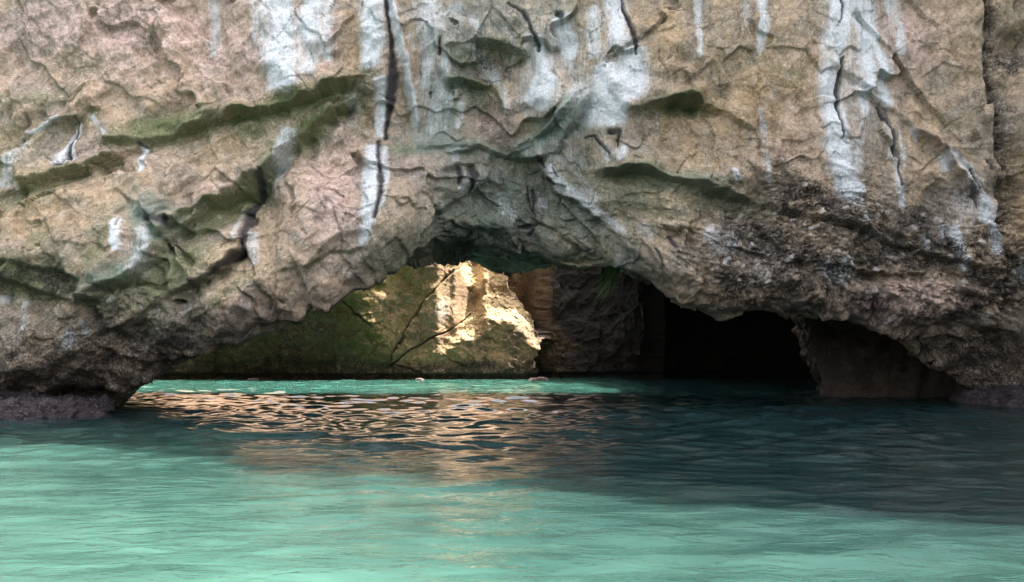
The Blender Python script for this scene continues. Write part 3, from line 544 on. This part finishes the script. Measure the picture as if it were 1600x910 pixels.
g2, h2, _ = facets(sfac*2.0+wb*2, Z0*1.9-wb, .8); Dw += (0.07+0.06*lit)*g2
g3, h3, _ = facets(sfac*4.2+wb*4, Z0*5-wb, .6); Dw += (0.025+0.10*lit)*g3 - lit*0.07*ss(.2, 0, h3)
Dw += 0.03*fbm(X0*3, Y0*3, Z0*3, 3)
uf, vf = Uw.ravel().astype(F), Vw.ravel().astype(F)
bw_shade = np.zeros(uf.size, F); ufc = (Uc+.4*(Uw-Uc)).ravel().astype(F); vfc = (Vc+.4*(Vw-Vc)).ravel().astype(F); Df = Dw.ravel().astype(F)
for pts, dp in [([(610,572,1.5),(640,548,2),(690,522,2),(720,503,1.5),(738,490,1)], .3), ([(612,568,1),(640,575,2),(668,590,1)], .25), ([(540,462,1),(565,490,2),(590,512,1)], .2), ([(724,412,2),(690,440,2),(655,480,2),(632,520,2),(612,560,2)], .15), ([(745,520,1),(775,535,1.5)], .1), ([(700,560,1),(730,572,1.5)], .15), ([(870,465,2),(895,475,2)], .15)]:
    i_, d_, s_, t_, hw_ = polydist(pts, 14, ufc, vfc); f_ = ss(1.0, .2, d_/np.maximum(hw_, .5)); Df[i_] -= (dp*f_).astype(F); bw_shade[i_] = np.maximum(bw_shade[i_], .55*f_)
i_, d_, s_, t_, hw_ = polydist([(612,562),(632,520),(655,480),(690,440),(724,412)], 80, uf, vf); Df[i_] += (0.15*np.where(s_ > 0, np.exp(-d_/30), -.5*np.exp(-d_/20))).astype(F)
bw_shade = np.maximum(bw_shade, (.9*ss(830, 910, Uc+70*pn(X0*.6, Y0*.6, Z0*.6))*(1-sunny)).ravel().astype(F)); Dw = Df.reshape(X0.shape)  # shade of the right chamber painted black on the wall
inset = np.where(Z0 < 0.35, -0.35*ss(0.45, 0.15, Z0), 0)      # notch worn at the waterline
Dw = Dw + inset
CW = np.stack([X0+nx[None, :]*Dw, Y0+ny[None, :]*Dw, Z0], -1)
gn = fbm(X0*.5, Y0*.5, Z0*.5, 4)
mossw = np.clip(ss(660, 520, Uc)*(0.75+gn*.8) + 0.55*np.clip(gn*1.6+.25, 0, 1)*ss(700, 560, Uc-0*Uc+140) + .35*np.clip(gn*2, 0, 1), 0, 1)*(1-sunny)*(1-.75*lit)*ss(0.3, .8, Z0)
crw_shade = np.clip(0.95*ss(1.5, 0.6, Z0+.3*gn) + ss(825, 930, Uc+60*gn)*(1-sunny) + .75*ss(620, 500, Uc-40*gn+.5*(Vc-500)*-1)*(1-sunny) + .3*np.clip(-gn*2, 0, 1), 0, 1)*(1-lit)  # waterline crusts, plus right-chamber and left-corner shade painted dark
ochw = np.clip(lit*1.2 + 0.35*np.clip(gn+.3, 0, 1), 0, 1)  # sun patches get a paler ochre, light put into the colour
pinkw = np.clip(sunny*0.9 + .5*np.exp(-((Uc-690)/30)**2-((Vc-480)/30)**2), 0, 1)*(1-lit)  # upper wall: pink rock tint, painted paler where sunlit
whw = .35*np.exp(-((Uc-690)/14)**2-((Vc-485)/26)**2) 
z_ = np.zeros_like(gn)
cave = mesh_np('cave_wall', CW, grid_quads(len(zv), len(sv)), M_CAVE, {'mask_a': np.stack([whw, bw_shade.reshape(gn.shape), mossw, crw_shade], -1).reshape(-1, 4), 'mask_b': np.stack([pinkw, ochw, z_, z_+.2], -1).reshape(-1, 4)})
tag(cave, 'mossy inner wall of the cave lit from above', kind='structure')

# roof slab over the right-hand chamber: closed block, its left rim is the edge of the skylight
def rock_block(name, x0, x1, y0, y1, z0, z1, nu, mat, amp, fr, masks=(0, 0, 0, .5), rnd=0.35, shape=None):
    """rounded displaced block (cube-sphere)"""
    V = []; Q = []; n = nu
    t = np.linspace(-1, 1, n)
    a, b = np.meshgrid(t, t); base = 0
    one = np.ones_like(a)
    for ax, sgn in ((0, 1), (0, -1), (1, 1), (1, -1), (2, 1), (2, -1)):
        c = [None]*3; c[ax] = one*sgn; c[(ax+1) % 3] = a*sgn; c[(ax+2) % 3] = b
        V.append(np.stack(c, -1).reshape(-1, 3)); Q.append(grid_quads(n, n)+base); base += n*n
    V = np.concatenate(V); Q = np.concatenate(Q)
    key = np.round(V*(n*8)).astype(np.int64); _, first, inv = np.unique(key, axis=0, return_index=True, return_inverse=True)
    inv = inv.ravel(); V = V[first]; Q = inv[Q]
    sph = V/np.linalg.norm(V, axis=1)[:, None]*1.15
    P = V*(1-rnd)+sph*rnd
    Nn = sph/1.15
    P = P*np.array([(x1-x0)/2, (y1-y0)/2, (z1-z0)/2]) + np.array([(x0+x1)/2, (y0+y1)/2, (z0+z1)/2])
    if shape is not None: P = shape(P)
    dd = amp*(fbm(P[:, 0]*fr, P[:, 1]*fr, P[:, 2]*fr, 4) + .5*ridged(P[:, 0]*fr*1.7, P[:, 1]*fr*1.7, P[:, 2]*fr*1.7, 4)-.3)
    g, h, _ = facets((P[:, 0]+.6*P[:, 1])*fr*2.6, (P[:, 2]+.3*P[:, 1])*fr*2.6, .8); dd = dd + amp*.45*g
    g, h, _ = facets((P[:, 0]+.4*P[:, 1])*fr*5.5, (P[:, 2]*1.3+.7*P[:, 1])*fr*5.5, .8); dd = dd + amp*(.3*g - .25*ss(.2, 0, h))
    P = P + Nn*dd[:, None]
    k = len(P)
    return mesh_np(name, P, Q, mat, {'mask_a': np.tile(masks, (k, 1)), 'mask_b': np.tile((0.2, .1, 0, .4), (k, 1))})
lblocker = rock_block('unseen_cave_roof', -52, -24.5, 37, 76, 7.6, 13.5, 60, M_CAVE, 0.8, 0.25)  # unseen slab added to keep sun off the left wall
tag(lblocker, 'added unseen rock slab shading the left recess of the cave', kind='structure')
roof = rock_block('unseen_cave_roof', 11.5, 40, 36, 76, 8.2, 14.5, 70, M_CAVE, 0.9, 0.25)
tag(roof, 'dark rock roof over the right chamber of the cave', kind='structure')

mblocker = rock_block('unseen_cave_roof', 7.4, 18, 54, 74, 8.3, 13.0, 50, M_CAVE, 0.6, 0.3)  # unseen overhang added to cut sky light on the right wall
tag(mblocker, 'added unseen rock overhang shading the wall right of the skylight', kind='structure')

# leaning rock inside the cave on the right
def lean(P):
    P = P.copy(); P[:, 0] -= 0.22*(P[:, 2]-0)*1.0*ss(26, 16, P[:, 0]) - 0.38*(P[:, 1]-37.6); P[:, 1] += 0.15*P[:, 2]; return P
M_SHADEROCK = rock_material('shaded_cave_rock', (0.055, 0.038, 0.028), (0.04, 0.03, 0.024), (0.1, 0.07, 0.05), (0.1, 0.07, 0.04), (0.03, 0.03, 0.012), (0.06, 0.055, 0.025))  # cave rock in darkened colours, chamber shade painted in
but = rock_block('rock_buttress', 12.9, 32, 37.6, 50, -3, 8.0, 90, M_SHADEROCK, 0.55, 0.45, (0, 0, .05, .3), 0.2, lean)
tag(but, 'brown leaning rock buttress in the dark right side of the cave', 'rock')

# crusted rocks at the waterline
a_ = rock_block('crusted_rock', -20, -13.0, 25.3, 30.5, -1.2, 0.45, 110, M_CRUST, 0.22, 1.3, rnd=.5); tag(a_, 'low purple crusted rock at the foot of the cliff on the left', 'rock', 'crusted rocks at the waterline')
b_ = rock_block('crusted_rock', 17.2, 24, 31.2, 36, -1.2, 0.75, 100, M_CRUST, 0.22, 1.3, rnd=.5); tag(b_, 'purple crusted rock below the right foot of the arch', 'rock', 'crusted rocks at the waterline')
p_ = rock_block('boulder', 1.1, 2.3, 57.4, 58.0, -.4, .1, 24, M_PINKROCK, .12, 1.6, rnd=.6); tag(p_, 'small pale pink boulder in the sea at the back of the cave', 'boulder', 'small boulders at the back of the cave')
p_ = rock_block('boulder', -17.3, -16.5, 58.4, 58.8, -.3, .06, 16, M_PINKROCK, .08, 1.6, rnd=.6); tag(p_, 'tiny pale rock awash at the far left of the cave pool', 'boulder', 'small boulders at the back of the cave')
p_ = rock_block('boulder', -6.2, -5.7, 57.4, 57.8, -.3, .05, 16, M_PINKROCK, .08, 1.6, rnd=.6); tag(p_, 'tiny pale rock awash below the sunlit back wall', 'boulder', 'small boulders at the back of the cave')

# hanging greenery under the lip of the arch
def strands(name, pts, label, mat):
    V = []; Q = []
    rr = random.Random(len(label))
    for (x, y, z, dx, ln, wd) in pts:
        base = len(V); n = 9
        for i in range(n):
            t = i/(n-1); ww = wd*(1-t)**.6*(0.5+.5*min(1, t*4))+.004
            xx = x+dx*t**1.6; yy = y+rr.uniform(-.01, .01); zz = z-ln*t
            V += [(xx-ww, yy, zz), (xx, yy-ww*.6, zz), (xx+ww, yy, zz), (xx, yy+ww*.6, zz)]
        for i in range(n-1):
            for k in range(4): Q.append((base+i*4+k, base+i*4+(k+1) % 4, base+i*4+4+(k+1) % 4, base+i*4+4+k))
    return tag(mesh_np(name, V, Q, mat), label, 'plant')
rr = random.Random(3)
strands('hanging_plant', [(3.95+rr.uniform(-.18, .18), 34.0+rr.uniform(-.2, .2), 5.35, -0.3-rr.random()*.45, .7+rr.random()*1.0, .03+.02*rr.random()) for k in range(16)], 'trailing green plant hanging from the lip of the arch', M_LEAF)
strands('hanging_root', [(2.75, 34.5, 5.6, -.25, 1.0, .02), (2.72, 34.45, 5.6, -.16, .7, .014)], 'thin brown root dangling left of the trailing green plant', plain('root_bark', (0.10, 0.06, 0.035), (0.16, 0.10, 0.06), 12, 0.8))

# ------------------------------------------------------------------ the sea
ys = [4.0]
while ys[-1] < 68: ys.append(ys[-1]+min(0.16, max(0.05, 0.0035*ys[-1])))
ys = np.array(ys)
ys = np.concatenate([-np.geomspace(4000, 10, 26), np.linspace(-9, 3.6, 40), ys, np.geomspace(69, 110, 8)])
xw = np.concatenate([-np.geomspace(4000, 29, 26), np.linspace(-28, 28, 560), np.geomspace(29, 4000, 26)])
WX, WY = np.meshgrid(xw, ys); WX = WX.astype(F); WY = WY.astype(F)
rr = random.Random(11); H = np.zeros(WX.shape, F)
px2 = WX + 0.5*pn(WX*.35, WY*.35, 0.5); py2 = WY + 0.5*pn(WX*.35+9, WY*.35, 3.5)
for k in range(22):
    lam = 0.55*1.085**k; th = math.radians(90+rr.gauss(8, 30)); kk = 2*math.pi/lam
    a = 0.0125*lam/(1+0.2*lam)
    ph = (px2*math.cos(th)+py2*math.sin(th))*kk + rr.uniform(0, 6.28)
    mod = 0.55+0.8*pn(WX/(lam*3.5)+k*3.1, WY/(lam*2.6), k*1.7)
    H += (a*mod*(1-2*np.abs(np.sin(ph/2)))*0.7 + a*.5*mod*np.sin(ph)).astype(F)
H *= 1.15*(ss(30, 26, np.abs(WX))*ss(-9, 0, WY)).astype(F)
calm = (0.6+0.6*ss(13, 22, WY))*(1-0.4*ss(36, 48, WY)); H *= calm
sea = mesh_np('sea', np.stack([WX, WY, H], -1), grid_quads(len(ys), len(xw)), M_WATER)
tag(sea, 'turquoise rippled sea', kind='structure')
